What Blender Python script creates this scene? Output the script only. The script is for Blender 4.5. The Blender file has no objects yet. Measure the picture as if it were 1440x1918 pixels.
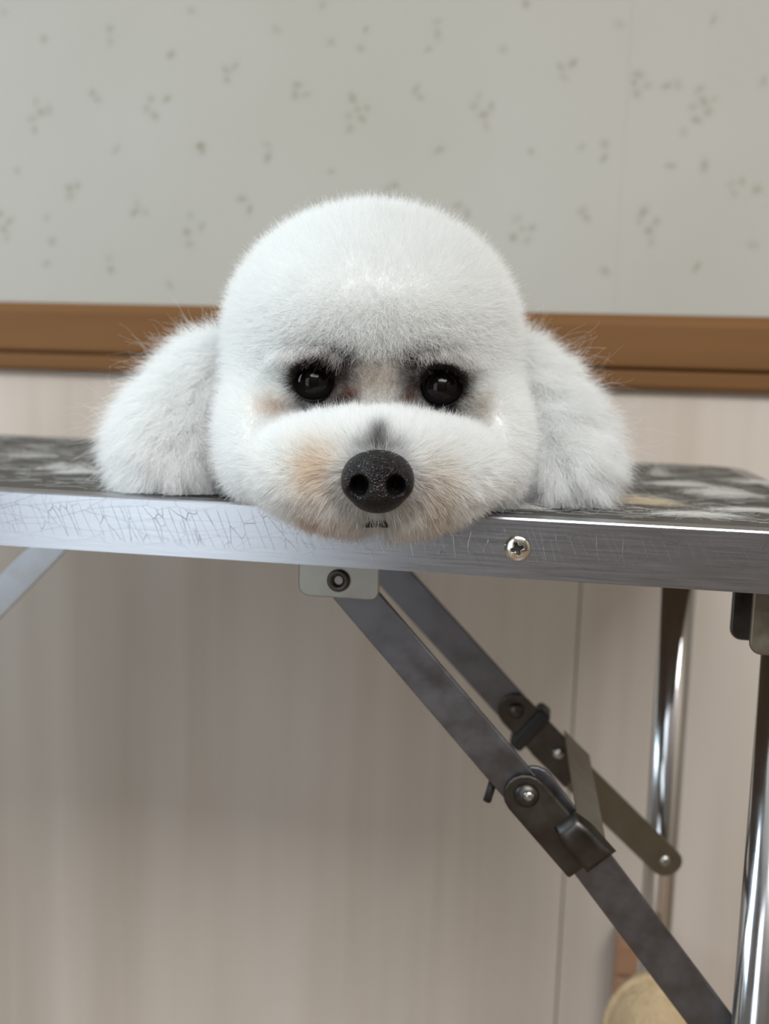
import bpy, bmesh, math
import numpy as np
from mathutils import Vector, Matrix

rng = np.random.default_rng(7)
SC = bpy.context.scene
COL = SC.collection

# ------------------------------------------------------------------ camera
F = 1850.0                                     # focal length in pixels of the 1440x1918 frame
PITCH, ROLL, YAW = [math.radians(v) for v in (7.5, 1.8, 8.8)]
def cam_axes():
    cy, sy = math.cos(YAW), math.sin(YAW)
    right = np.array([cy, sy, 0]); fwd = np.array([-sy, cy, 0]); up = np.array([0, 0, 1.])
    cp, sp = math.cos(PITCH), math.sin(PITCH)
    f2 = fwd*cp - up*sp; u2 = up*cp + fwd*sp
    cr, sr = math.cos(ROLL), math.sin(ROLL)
    return right*cr + u2*sr, u2*cr - right*sr, f2
RX, UX, FX = cam_axes()
def ray(px, py): return FX + RX*(px-720)/F - UX*(py-959)/F
TT = 0.78                                       # table top height
CAM = np.array([0, 0, TT - (ray(720, 956)*.5)[2]])
def at(px, py, d): return CAM + ray(px, py)*d
def onplane(px, py, n, p0):
    r = ray(px, py); return CAM + r*(np.dot(np.subtract(p0, CAM), n)/np.dot(r, n))

cd = bpy.data.cameras.new('camera'); cam = bpy.data.objects.new('camera', cd); COL.objects.link(cam)
M = Matrix(((RX[0], UX[0], -FX[0], CAM[0]), (RX[1], UX[1], -FX[1], CAM[1]), (RX[2], UX[2], -FX[2], CAM[2]), (0, 0, 0, 1)))
cam.matrix_world = M
cd.sensor_fit = 'HORIZONTAL'; cd.sensor_width = 36; cd.lens = 36*F/1440
cd.clip_start = .01
cd.dof.use_dof = True; cd.dof.focus_distance = .455; cd.dof.aperture_fstop = 8.5
SC.camera = cam

# ------------------------------------------------------------------ world, lights, exposure
W = bpy.data.worlds.new('world'); SC.world = W; W.use_nodes = True
W.node_tree.nodes['Background'].inputs[0].default_value = (.80, .86, 1, 1)
W.node_tree.nodes['Background'].inputs[1].default_value = .25

def area(name, loc, target, sx, sy, power, color, shape='RECTANGLE'):
    l = bpy.data.lights.new(name, 'AREA'); l.shape = shape; l.size = sx; l.size_y = sy
    l.energy = power; l.color = color
    o = bpy.data.objects.new(name, l); COL.objects.link(o); o.location = loc
    o.rotation_euler = (Vector(target)-Vector(loc)).to_track_quat('-Z', 'Y').to_euler()
    return o
area('window_daylight', (-2.18, .35, 1.50), (2, -.35, 1.05), 1.1, 1.2, 32, (.70, .87, 1.0))
area('glass_door_daylight', (-1.30, -1.76, 1.04), (-1.30, 2, 1.04), 1.0, 1.9, 17, (.84, .93, 1.0))
area('ceiling_lamp_light', (.40, -1.25, 2.38), (.40, -1.25, 0), 1.8, 1.0, 106, (.985, .99, 1.0))
SC.view_settings.view_transform = 'Standard'; SC.view_settings.look = 'None'
SC.view_settings.exposure = -0.12; SC.view_settings.gamma = 1.0; SC.view_settings.use_curve_mapping = False

# ------------------------------------------------------------------ helpers
def s2l(r, g, b):
    f = lambda c: ((c/255)/12.92 if c/255 <= .04045 else ((c/255+.055)/1.055)**2.4)
    return (f(r), f(g), f(b), 1)

def mat(name, color=(.8, .8, .8, 1), rough=.5, metal=0, **kw):
    m = bpy.data.materials.new(name); m.use_nodes = True
    b = m.node_tree.nodes['Principled BSDF']
    b.inputs['Base Color'].default_value = color; b.inputs['Roughness'].default_value = rough; b.inputs['Metallic'].default_value = metal
    for k, v in kw.items(): b.inputs[k.replace('_', ' ')].default_value = v
    return m, m.node_tree, b

def N(nt, typ, **kw):
    n = nt.nodes.new(typ)
    for k, v in kw.items():
        if k.startswith('i_'): n.inputs[k[2:].replace('_', ' ')].default_value = v
        else: setattr(n, k, v)
    return n
def coords(nt, scale=(1, 1, 1), rot=(0, 0, 0), kind='Object'):
    tc = N(nt, 'ShaderNodeTexCoord'); mp = N(nt, 'ShaderNodeMapping')
    mp.inputs['Scale'].default_value = scale; mp.inputs['Rotation'].default_value = rot
    nt.links.new(tc.outputs[kind], mp.inputs[0]); return mp.outputs[0]
def noise(nt, vec, scale, detail=4, rough=.5, dist=0):
    n = N(nt, 'ShaderNodeTexNoise'); n.inputs['Scale'].default_value = scale; n.inputs['Detail'].default_value = detail
    n.inputs['Roughness'].default_value = rough; n.inputs['Distortion'].default_value = dist
    nt.links.new(vec, n.inputs['Vector']); return n.outputs['Fac']
def ramp(nt, fac, stops):
    r = N(nt, 'ShaderNodeValToRGB')
    while len(r.color_ramp.elements) < len(stops): r.color_ramp.elements.new(.5)
    for e, (p, c) in zip(r.color_ramp.elements, stops):
        e.position = p; e.color = c if len(c) == 4 else (*c, 1)
    nt.links.new(fac, r.inputs[0]); return r.outputs[0]
def mixc(nt, fac, a, b, mode='MIX'):
    n = N(nt, 'ShaderNodeMix', data_type='RGBA', blend_type=mode)
    for sock, v in ((n.inputs['Factor'], fac), (n.inputs[6], a), (n.inputs[7], b)):
        if isinstance(v, (int, float, tuple)): sock.default_value = v
        else: nt.links.new(v, sock)
    return n.outputs[2]
def bump(nt, b, h, strength=.3, dist=.001):
    n = N(nt, 'ShaderNodeBump'); n.inputs['Strength'].default_value = strength; n.inputs['Distance'].default_value = dist
    nt.links.new(h, n.inputs['Height']); nt.links.new(n.outputs[0], b.inputs['Normal'])
def g3(v): return (v, v, v, 1)

def link(name, me, m=None, parent=None, smooth=False):
    o = bpy.data.objects.new(name, me); COL.objects.link(o)
    if m: me.materials.append(m)
    if parent: o.parent = parent
    if smooth and hasattr(me, 'polygons'): me.polygons.foreach_set('use_smooth', [True]*len(me.polygons))
    return o
def mesh(name, V, Fc, m=None, parent=None, smooth=False):
    me = bpy.data.meshes.new(name); me.from_pydata([tuple(map(float, v)) for v in V], [], [tuple(map(int, f)) for f in Fc]); me.update()
    return link(name, me, m, parent, smooth)
def from_bm(name, bm, m=None, parent=None, smooth=False):
    bmesh.ops.recalc_face_normals(bm, faces=bm.faces)
    me = bpy.data.meshes.new(name); bm.to_mesh(me); bm.free(); return link(name, me, m, parent, smooth)
def empty(name, loc=(0, 0, 0), rz=0, parent=None):
    o = bpy.data.objects.new(name, None); COL.objects.link(o); o.location = loc; o.rotation_euler = (0, 0, rz); o.empty_display_size = .05
    if parent: o.parent = parent
    return o
def tag(o, label=None, cat=None, group=None, kind=None):
    if label: o['label'] = label
    if cat: o['category'] = cat
    if group: o['group'] = group
    if kind: o['kind'] = kind
    return o
def bevel(o, w, seg=2):
    b = o.modifiers.new('bevel', 'BEVEL'); b.width = w; b.segments = seg; b.limit_method = 'ANGLE'; b.angle_limit = math.radians(40)
    return o
def box(name, lo, hi, m, parent=None, bev=0):
    x0, y0, z0 = lo; x1, y1, z1 = hi
    V = [(x0, y0, z0), (x1, y0, z0), (x1, y1, z0), (x0, y1, z0), (x0, y0, z1), (x1, y0, z1), (x1, y1, z1), (x0, y1, z1)]
    Fc = [(0, 3, 2, 1), (4, 5, 6, 7), (0, 1, 5, 4), (1, 2, 6, 5), (2, 3, 7, 6), (3, 0, 4, 7)]
    o = mesh(name, V, Fc, m, parent)
    if bev: bevel(o, bev)
    return o
def plate(name, outline, thick, frame, m, parent=None, bev=.0006):
    """a flat plate: 2-D outline in the plane of frame = (origin, ex, ey), thickness along ez"""
    o, ex, ey = [np.asarray(v, float) for v in frame]; ez = np.cross(ex, ey)
    n = len(outline)
    V = [o+ex*a+ey*b for a, b in outline] + [o+ex*a+ey*b+ez*thick for a, b in outline]
    Fc = [tuple(range(n))[::-1], tuple(range(n, 2*n))] + [(i, (i+1) % n, (i+1) % n+n, i+n) for i in range(n)]
    ob = mesh(name, V, Fc, m, parent)
    if bev: bevel(ob, bev)
    return ob
def stadium(L, w, r0=True, r1=True, n=10):
    """bar from (0,0) to (L,0), width w, with round or square ends"""
    h = w/2; pts = []
    if r0: pts += [(h*math.cos(a), h*math.sin(a)) for a in np.linspace(math.pi/2, 3*math.pi/2, n)]
    else: pts += [(0, h), (0, -h)]
    if r1: pts += [(L+h*math.cos(a), h*math.sin(a)) for a in np.linspace(-math.pi/2, math.pi/2, n)]
    else: pts += [(L, -h), (L, h)]
    return pts
def rrect(x0, y0, x1, y1, rs, n=6):
    """rectangle with four corner radii, order: (x0,y0) (x1,y0) (x1,y1) (x0,y1)"""
    P = []
    for (cx, cy, a0), r in zip(((x0, y0, math.pi), (x1, y0, 1.5*math.pi), (x1, y1, 0), (x0, y1, .5*math.pi)), rs):
        sx = 1 if cx == x0 else -1; sy = 1 if cy == y0 else -1
        if r <= 0: P.append((cx, cy)); continue
        for a in np.linspace(a0, a0+math.pi/2, n): P.append((cx+sx*r+r*math.cos(a), cy+sy*r+r*math.sin(a)))
    return P
def lathe(name, prof, origin, axis, m, parent=None, n=28, smooth=True):
    """prof: (radius, height along axis)"""
    axis = np.asarray(axis, float); axis /= np.linalg.norm(axis)
    u = np.cross(axis, [0, 0, 1.] if abs(axis[2]) < .9 else [1., 0, 0]); u /= np.linalg.norm(u); v = np.cross(axis, u)
    V = []; Fc = []
    for r, h in prof:
        for k in range(n):
            a = 2*math.pi*k/n; V.append(np.asarray(origin)+axis*h+(u*math.cos(a)+v*math.sin(a))*max(r, 1e-6))
    for i in range(len(prof)-1):
        for k in range(n):
            k2 = (k+1) % n; Fc.append((i*n+k, i*n+k2, (i+1)*n+k2, (i+1)*n+k))
    Fc.append(tuple(range(n))[::-1]); Fc.append(tuple(range((len(prof)-1)*n, len(prof)*n)))
    bm = bmesh.new(); vs = [bm.verts.new(p) for p in V]
    for f in Fc: bm.faces.new([vs[i] for i in f])
    bmesh.ops.remove_doubles(bm, verts=bm.verts, dist=1e-5)
    o = from_bm(name, bm, m, parent, smooth)
    return o

def surface_nets(f, origin, h):
    """iso-surface 0 of a grid (negative inside) -> vertices, quads"""
    nx, ny, nz = f.shape; ins = f < 0
    c = np.zeros((nx-1, ny-1, nz-1), int)
    for dx in (0, 1):
        for dy in (0, 1):
            for dz in (0, 1): c += ins[dx:nx-1+dx, dy:ny-1+dy, dz:nz-1+dz]
    act = (c > 0) & (c < 8); idx = -np.ones(act.shape, int); I = np.argwhere(act); idx[act] = np.arange(len(I))
    acc = np.zeros((len(I), 3)); cnt = np.zeros(len(I))
    cor = [(a, b, d) for a in (0, 1) for b in (0, 1) for d in (0, 1)]
    for a in cor:
        for ax in range(3):
            if a[ax]: continue
            b = list(a); b[ax] = 1
            fa = f[I[:, 0]+a[0], I[:, 1]+a[1], I[:, 2]+a[2]]; fb = f[I[:, 0]+b[0], I[:, 1]+b[1], I[:, 2]+b[2]]
            s = (fa < 0) != (fb < 0); t = np.where(s, fa/np.where(fa-fb == 0, 1, fa-fb), 0)
            p = np.repeat(np.array([a], float), len(I), 0); p[:, ax] += t
            acc[s] += p[s]; cnt[s] += 1
    V = (I + acc/cnt[:, None])*h + origin
    Q = []
    for ax in range(3):
        sl0 = [slice(None)]*3; sl1 = [slice(None)]*3; sl0[ax] = slice(0, -1); sl1[ax] = slice(1, None)
        e = ins[tuple(sl0)] != ins[tuple(sl1)]; E = np.argwhere(e)
        o1, o2 = [k for k in range(3) if k != ax]
        ok = (E[:, o1] > 0) & (E[:, o2] > 0) & (E[:, o1] < f.shape[o1]-1) & (E[:, o2] < f.shape[o2]-1); E = E[ok]
        def cell(d1, d2):
            q = E.copy(); q[:, o1] += d1; q[:, o2] += d2; return idx[q[:, 0], q[:, 1], q[:, 2]]
        q = np.stack([cell(-1, -1), cell(0, -1), cell(0, 0), cell(-1, 0)], 1)
        fl = ins[E[:, 0], E[:, 1], E[:, 2]]
        if ax == 1: fl = ~fl
        q[~fl] = q[~fl][:, ::-1]; Q.append(q)
    return V, np.concatenate(Q)
def np_mesh(name, V, Q, m=None, parent=None, smooth=True):
    me = bpy.data.meshes.new(name); me.vertices.add(len(V)); me.vertices.foreach_set('co', np.asarray(V, np.float32).ravel())
    k = Q.shape[1]; me.loops.add(len(Q)*k); me.loops.foreach_set('vertex_index', Q.astype(np.int32).ravel())
    me.polygons.add(len(Q)); me.polygons.foreach_set('loop_start', np.arange(0, len(Q)*k, k, dtype=np.int32))
    me.update(calc_edges=True); me.validate()
    return link(name, me, m, parent, smooth)
def vcol(o, name, C):
    a = o.data.attributes.new(name, 'FLOAT_COLOR', 'POINT'); C4 = np.ones((len(C), 4), np.float32); C4[:, :3] = C
    a.data.foreach_set('color', C4.ravel())
def hair(name, P, R, m, parent=None, C=None):
    """P (n,k,3) strand points, R (k,) or (n,k) radii, C (n,3) strand colours"""
    n, k = P.shape[:2]
    cu = bpy.data.hair_curves.new(name); cu.add_curves([k]*n)
    cu.attributes['position'].data.foreach_set('vector', np.asarray(P, np.float32).ravel())
    a = cu.attributes.get('radius') or cu.attributes.new('radius', 'FLOAT', 'POINT')
    a.data.foreach_set('value', np.broadcast_to(np.asarray(R, np.float32), (n, k)).ravel())
    if C is not None:
        a = cu.attributes.new('strand_color', 'FLOAT_COLOR', 'CURVE'); C4 = np.ones((n, 4), np.float32); C4[:, :3] = C
        a.data.foreach_set('color', C4.ravel())
    return link(name, cu, m, parent)

# ------------------------------------------------------------------ materials of the room
YW = 1.03                                       # the papered wall behind the table
def wall_upper_mat():
    m, nt, b = mat('wallpaper', rough=.75)
    at_ = N(nt, 'ShaderNodeAttribute', attribute_name='print')
    v = coords(nt)
    base = ramp(nt, noise(nt, v, 2.2, 3), [(.3, s2l(167, 164, 152)), (.7, s2l(175, 173, 165))])
    c = mixc(nt, at_.outputs['Fac'], base, s2l(118, 114, 88))
    nt.links.new(c, b.inputs['Base Color'])
    bump(nt, b, noise(nt, v, 450, 3), .15, .001)
    return m
def wall_lower_mat():
    m, nt, b = mat('pale_wood_panel', rough=.5)
    v = coords(nt, (1, 1, .03))
    a = noise(nt, v, 38, 5, .6); c2 = noise(nt, coords(nt, (1, 1, .10)), 9, 3, .5)
    c = ramp(nt, a, [(.25, s2l(180, 167, 153)), (.75, s2l(195, 184, 172))])
    c = mixc(nt, ramp(nt, c2, [(.35, g3(0)), (.8, g3(1))]), c, s2l(201, 192, 182))
    nt.links.new(c, b.inputs['Base Color'])
    bump(nt, b, a, .05, .001); return m
def paint(name, col, rough=.7):
    m, nt, b = mat(name, rough=rough); v = coords(nt)
    nt.links.new(ramp(nt, noise(nt, v, 6, 4), [(.3, tuple(c*.93 for c in col[:3])+(1,)), (.7, col)]), b.inputs['Base Color'])
    bump(nt, b, noise(nt, v, 300, 2), .08, .001); return m
def wood(name, c0, c1, axis=0, rough=.4, sc=60):
    m, nt, b = mat(name, rough=rough); s = [1, 1, 1]; s[axis] = .05
    v = coords(nt, tuple(s)); a = noise(nt, v, sc, 5, .6, .3)
    nt.links.new(ramp(nt, a, [(.3, c0), (.7, c1)]), b.inputs['Base Color']); bump(nt, b, a, .05, .0005); return m

M_wall_plain = paint('plain_wall_paint', s2l(150, 138, 122))
M_wall_dark = paint('darkened_wall_paint', s2l(96, 90, 86))  # unseen walls darkened so the rail reflects less and bounce stays low
M_ceiling = paint('ceiling_paint', s2l(225, 222, 216))
M_floor = wood('floor_wood', s2l(116, 100, 84), s2l(142, 124, 106), 0, .35, 25)
M_trim = wood('trim_wood', s2l(108, 74, 41), s2l(118, 83, 48), 0, .6, 30)
M_trim.node_tree.nodes['Principled BSDF'].inputs['Specular IOR Level'].default_value = .2
M_lower = wall_lower_mat()
M_white_frame = paint('window_frame_paint', s2l(225, 225, 225), .4)

# ------------------------------------------------------------------ the room
ZT0, ZT1 = .8455, .9185                          # trim band bottom and top
XL, XR, YB, ZC = -2.25, 1.7, -1.80, 2.42
# wallpapered upper wall: a fine grid that carries the printed sprigs as an attribute
dots1 = [(15,45),(165,145),(412,108),(412,155),(640,205),(845,262),(878,250),(850,300),(345,348),(365,372),(135,380),(155,420),(185,412),(120,445),(130,487),(565,370),(550,408),(625,370),(580,435),(435,560),(1035,112),(1370,110),(1350,182),(1240,158),(1112,318),(1105,355),(1145,355),(1320,368),(1340,410),(1375,405),(1305,435),(1355,445),(1310,483),(1002,543),(1003,590),(1240,643),(65,640),(260,705),(290,695),(262,735),(515,765),(505,795),(545,795),(712,808),(700,870),(755,850),(710,915),(935,785),(905,745),(175,815),(410,968),(415,1010),(175,988),(635,1068),(35,830),(15,860),(25,895),(0,800),(195,905),(715,40),(1208,18)]
dots2 = [(198,80),(198,128),(165,185),(530,15),(445,185),(660,250),(705,238),(672,290),(118,335),(135,365),(353,360),(335,398),(400,398),(372,430),(380,470),(205,562),(548,568),(738,552),(825,540),(822,592),(880,92),(1232,75),(950,280),(935,310),(985,320),(945,350),(1057,322),(1098,318),(1180,335),(1195,380),(1235,372),(1155,400),(1212,418),(1168,450),(1420,305),(1072,622),(1198,622),(1298,690),(1338,680),(1395,710),(1310,725),(740,790),(755,815),(968,795),(955,830),(1018,830),(990,865),(998,905),(275,770),(310,800),(495,820),(515,858),(552,855),(482,890),(535,900),(825,1015),(1170,1000),(1378,918),(10,705),(38,695),(1120,495)]
DP = [(x/2, y/2, .26+.26*((i*37) % 10)/10) for i, (x, y) in enumerate(dots1)] + [(720+x/2, y/2, .24+.26*((i*53) % 10)/10) for i, (x, y) in enumerate(dots2)]
DP.append((375, 273, .75)); DP.append((378, 281, .45))
DW = np.array([[*onplane(px, py, (0, 1, 0), (0, YW, 0))[[0, 2]], s] for px, py, s in DP])
x0, x1, z0, z1 = DW[:, 0].min(), DW[:, 0].max(), DW[:, 1].min(), DW[:, 1].max()
rest = []                                        # the same print goes on over the rest of the wall
pw, ph = x1-x0+.03, z1-z0+.03
for i in range(-2, 3):
    for j in range(0, 5):
        if (i, j) == (0, 0): continue
        q = DW.copy(); q[:, 0] += i*pw; q[:, 1] += j*ph; rest.append(q)
DA = np.concatenate([DW]+rest)
DA = DA[(DA[:, 0] > XL) & (DA[:, 0] < XR) & (DA[:, 1] < ZC)]
def wall_grid(name, xs, zs):
    X, Z = np.meshgrid(xs, zs, indexing='ij'); pr = np.zeros(X.shape)
    hx, hz = xs[1]-xs[0], zs[1]-zs[0]
    for k, (dx, dz, s) in enumerate(DA):
        a = .0042*(.8+.5*((k*29) % 7)/7); b_ = .0042*(.8+.5*((k*17) % 7)/7); w = .02
        i0, i1 = np.searchsorted(xs, [dx-w, dx+w]); j0, j1 = np.searchsorted(zs, [dz-w, dz+w])
        if i1 <= i0 or j1 <= j0: continue
        th = (k*1.7) % 3.14; u = X[i0:i1, j0:j1]-dx; v = Z[i0:i1, j0:j1]-dz
        uu = (u*math.cos(th)+v*math.sin(th))/a; vv = (-u*math.sin(th)+v*math.cos(th))/b_/.7
        pr[i0:i1, j0:j1] = np.maximum(pr[i0:i1, j0:j1], s*np.exp(-(uu**2+vv**2)**1.3*.6))
    nx, nz = X.shape; I = np.arange(nx*nz).reshape(nx, nz)
    Q = np.stack([I[:-1, :-1], I[1:, :-1], I[1:, 1:], I[:-1, 1:]], -1).reshape(-1, 4)
    V = np.stack([X, np.full(X.shape, YW), Z], -1).reshape(-1, 3)
    o = np_mesh(name, V, Q, None, None, False)
    a = o.data.attributes.new('print', 'FLOAT', 'POINT'); a.data.foreach_set('value', np.clip(pr, 0, 1).astype(np.float32).ravel())
    return o
xs = np.concatenate([np.arange(XL, -.75, .02), np.arange(-.75, .35, .002), np.arange(.35, XR+.02, .02)])
zs = np.concatenate([np.arange(.86, 1.36, .002), np.arange(1.36, ZC+.02, .02)])
M_upper = wall_upper_mat()
wb = wall_grid('wall_back', xs, zs); wb.data.materials.append(M_upper); tag(wb, kind='structure')
# joints of the wallpaper: a raised overlap edge
sx = onplane(1158, 400, (0, 1, 0), (0, YW, 0))[0]
box('paper_joint', (sx, YW-.00025, ZT1), (sx+.0012, YW, ZC), M_upper, wb)
# lower panelling: boards with a fine V joint between
lower = empty('wall_back_panelling', (0, YW, 0)); tag(lower, kind='structure')
s1 = onplane(1062, 1540, (0, 1, 0), (0, YW, 0))[0]
bw = .91
edges = sorted([s1+bw*k for k in range(-5, 5)])
edges = [e for e in edges if XL < e < XR]; edges = [XL]+edges+[XR]
for e0, e1 in zip(edges[:-1], edges[1:]):
    box('panel_board', (e0+.0006, 0, 0), (e1-.0006, .012, ZT0+.01), M_lower, lower, .0008)
box('panel_backing', (XL, .012, 0), (XR, .03, ZC), M_floor, lower)
# trim rail with a rounded top, a groove and a lower bead (profile swept along X)
H = ZT1-ZT0
prof = [(0, ZT0+.003), (-.010, ZT0), (-.012, ZT0+.001), (-.0135, ZT0+.004), (-.0135, ZT0+.0155), (-.0125, ZT0+.0175), (-.0075, ZT0+.0182), (-.0075, ZT0+.0205), (-.0145, ZT0+.0215), (-.0150, ZT0+.024), (-.0150, ZT1-.011), (-.0142, ZT1-.0085), (-.009, ZT1-.001), (-.007, ZT1), (0, ZT1)]
V = [(x, YW+y, z) for x in (XL, XR) for y, z in prof]; n = len(prof)
tr = mesh('trim_1', V, [(i, i+1, i+1+n, i+n) for i in range(n-1)] + [tuple(range(n)), tuple(range(n, 2*n))[::-1]], M_trim); tag(tr, kind='structure')
tag(box('floor', (XL, YB, -.05), (XR, YW, 0), M_floor), kind='structure')
tag(box('ceiling', (XL, YB, ZC), (XR, YW, ZC+.05), M_ceiling), kind='structure')
tag(box('wall_right', (XR, YB, 0), (XR+.05, YW, ZC), M_wall_plain), kind='structure')
def wall_with_hole(name, axis, pos, a0, a1, h0, h1, b0, b1, m=None):
    """thin wall at axis = pos, with an opening [a0,a1]x[h0,h1]"""
    segs = [(b0, a0, 0, ZC), (a1, b1, 0, ZC), (a0, a1, 0, h0), (a0, a1, h1, ZC)]
    bm = bmesh.new()
    for s0, s1_, z0_, z1_ in segs:
        if s1_-s0 < 1e-4 or z1_-z0_ < 1e-4: continue
        lo, hi = ((pos-.05, s0, z0_), (pos, s1_, z1_)) if axis == 'x' else ((s0, pos-.05, z0_), (s1_, pos, z1_))
        r = bmesh.ops.create_cube(bm, size=1)
        bmesh.ops.scale(bm, vec=np.subtract(hi, lo), verts=r['verts']); bmesh.ops.translate(bm, vec=np.add(hi, lo)/2, verts=r['verts'])
    return tag(from_bm(name, bm, m or M_wall_plain), kind='structure')
wall_with_hole('wall_left', 'x', XL, -.22, .92, .88, 2.12, YB, YW, M_wall_dark)
wall_with_hole('wall_front', 'y', YB, -1.85, -.75, .03, 2.05, XL, XR, M_wall_dark)
def win(name, axis, pos, a0, a1, h0, h1):
    bm = bmesh.new(); t = .04
    mid = (a0+a1)/2
    for s0, s1_, z0_, z1_ in [(a0, a0+t, h0, h1), (a1-t, a1, h0, h1), (a0, a1, h0, h0+t), (a0, a1, h1-t, h1), (mid-t/2, mid+t/2, h0, h1)]:
        lo, hi = ((pos-.045, s0, z0_), (pos-.01, s1_, z1_)) if axis == 'x' else ((s0, pos-.045, z0_), (s1_, pos-.01, z1_))
        r = bmesh.ops.create_cube(bm, size=1)
        bmesh.ops.scale(bm, vec=np.subtract(hi, lo), verts=r['verts']); bmesh.ops.translate(bm, vec=np.add(hi, lo)/2, verts=r['verts'])
    return tag(from_bm(name, bm, M_white_frame), kind='structure')
win('window_1', 'x', XL, -.22, .92, .88, 2.12)
win('window_2', 'y', YB, -1.85, -.75, .03, 2.05)

# ------------------------------------------------------------------ grooming table
F0 = at(720, 956, .5); F0[2] = TT
YT = math.radians(1.0)
TX = np.array([math.cos(YT), -math.sin(YT), 0]); TY = np.array([math.sin(YT), math.cos(YT), 0])
def tloc(P): d = np.asarray(P)-F0; return np.array([d@TX, d@TY, P[2]])       # table frame, z stays world height above the floor
def tp(px, py, ly): return tloc(onplane(px, py, TY, F0+TY*ly))                 # pixel on the vertical plane ly behind the rail face
def tt(px, py): return tloc(onplane(px, py, (0, 0, 1), (0, 0, TT)))            # pixel on the table top
table = empty('grooming_table', (F0[0], F0[1], 0), -YT)
tag(table, 'folding grooming table with scratched aluminium edge, dark rubber top and chrome legs', 'table')

def alu_mat():
    m, nt, b = mat('brushed_aluminium', s2l(196, 198, 202), .30, 1.0)
    v = coords(nt, (.03, 1, 1)); br = noise(nt, v, 900, 3)
    # hairline scratches in three directions
    fac = None
    for k, (rot, sc, th) in enumerate([(.12, 150, .014), (1.30, 120, .012), (-.75, 105, .010), (2.0, 190, .012)]):
        vv = coords(nt, (1, 1, 1), (0, rot, 0)); mp = N(nt, 'ShaderNodeMapping'); mp.inputs['Scale'].default_value = (.22, 1, 1.0)
        nt.links.new(vv, mp.inputs[0])
        dn = N(nt, 'ShaderNodeTexNoise'); dn.inputs['Scale'].default_value = 40; nt.links.new(mp.outputs[0], dn.inputs['Vector'])
        ad = N(nt, 'ShaderNodeMix', data_type='VECTOR'); ad.inputs['Factor'].default_value = .012
        nt.links.new(mp.outputs[0], ad.inputs[4]); nt.links.new(dn.outputs['Color'], ad.inputs[5])
        vo = N(nt, 'ShaderNodeTexVoronoi', feature='DISTANCE_TO_EDGE'); vo.inputs['Scale'].default_value = sc; nt.links.new(ad.outputs[1], vo.inputs['Vector'])
        r = ramp(nt, vo.outputs['Distance'], [(0, g3(1)), (th, g3(0))])
        gate = ramp(nt, noise(nt, v, 14+9*k, 2), [(.50, g3(0)), (.64, g3(.75))])
        r = mixc(nt, 1.0, r, gate, 'MULTIPLY')
        fac = r if fac is None else mixc(nt, 1.0, fac, r, 'LIGHTEN')
    col = mixc(nt, br, s2l(164, 166, 171), s2l(184, 186, 191))
    col = mixc(nt, fac, col, s2l(108, 108, 112)); nt.links.new(col, b.inputs['Base Color'])
    rr = N(nt, 'ShaderNodeMapRange'); rr.inputs['To Min'].default_value = .22; rr.inputs['To Max'].default_value = .36
    nt.links.new(br, rr.inputs[0]); nt.links.new(rr.outputs[0], b.inputs['Roughness'])
    h = mixc(nt, .25, fac, br); bump(nt, b, h, .25, .0003)
    return m
M_alu = alu_mat()
M_chrome, nt, b = mat('chrome', s2l(205, 205, 205), .07, 1.0)
nt.links.new(ramp(nt, noise(nt, coords(nt), 40, 4), [(.3, g3(.12)), (.8, g3(.22))]), b.inputs['Roughness'])
def steel(name, c0, c1, r0=.3, r1=.5, scale=60):
    m, nt, b = mat(name, metal=1.0); v = coords(nt); a = noise(nt, v, scale, 6, .6)
    nt.links.new(ramp(nt, a, [(.35, c0), (.7, c1)]), b.inputs['Base Color'])
    nt.links.new(ramp(nt, a, [(.3, g3(r0)), (.7, g3(r1))]), b.inputs['Roughness'])
    bump(nt, b, noise(nt, v, 500, 3), .06, .0003); return m
M_steel = steel('brace_steel', s2l(100, 100, 104), s2l(112, 112, 116))
M_dsteel = steel('dark_lock_steel', s2l(70, 67, 63), s2l(86, 82, 78))
M_bracket = steel('bracket_steel', s2l(142, 140, 132), s2l(156, 154, 147), .3, .45)
M_strap = steel('strap_steel', s2l(112, 107, 96), s2l(126, 121, 109), .4, .6)
M_black, nt, b = mat('black_tape', s2l(22, 22, 22), .55)
bump(nt, b, noise(nt, coords(nt), 400, 3), .2, .0005)
M_rivet = steel('rivet_steel', s2l(150, 150, 146), s2l(180, 180, 176), .2, .35)
def rubber_mat():
    m, nt, b = mat('rubber_top', rough=.55); v = coords(nt)
    a = noise(nt, v, 260, 5, .65); c = noise(nt, coords(nt, (1, .35, 1)), 30, 4)
    col = ramp(nt, a, [(.3, s2l(48, 46, 43)), (.75, s2l(74, 71, 66))])
    col = mixc(nt, ramp(nt, c, [(.45, g3(0)), (.75, g3(.5))]), col, s2l(104, 100, 95)); nt.links.new(col, b.inputs['Base Color'])
    bump(nt, b, a, .5, .001); return m
M_mat = rubber_mat()
M_board = wood('table_underside', s2l(92, 78, 64), s2l(110, 94, 78), 0, .6)

TXL, TXR, TYD, RAILH = -.52, .243, .425, .0305
cr = .035
out = rrect(TXL, 0, TXR, TYD, (cr,)*4, 10)
def inset(d): return rrect(TXL+d, d, TXR-d, TYD-d, (cr-d if cr > d else .003,)*4, 10)
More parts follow.
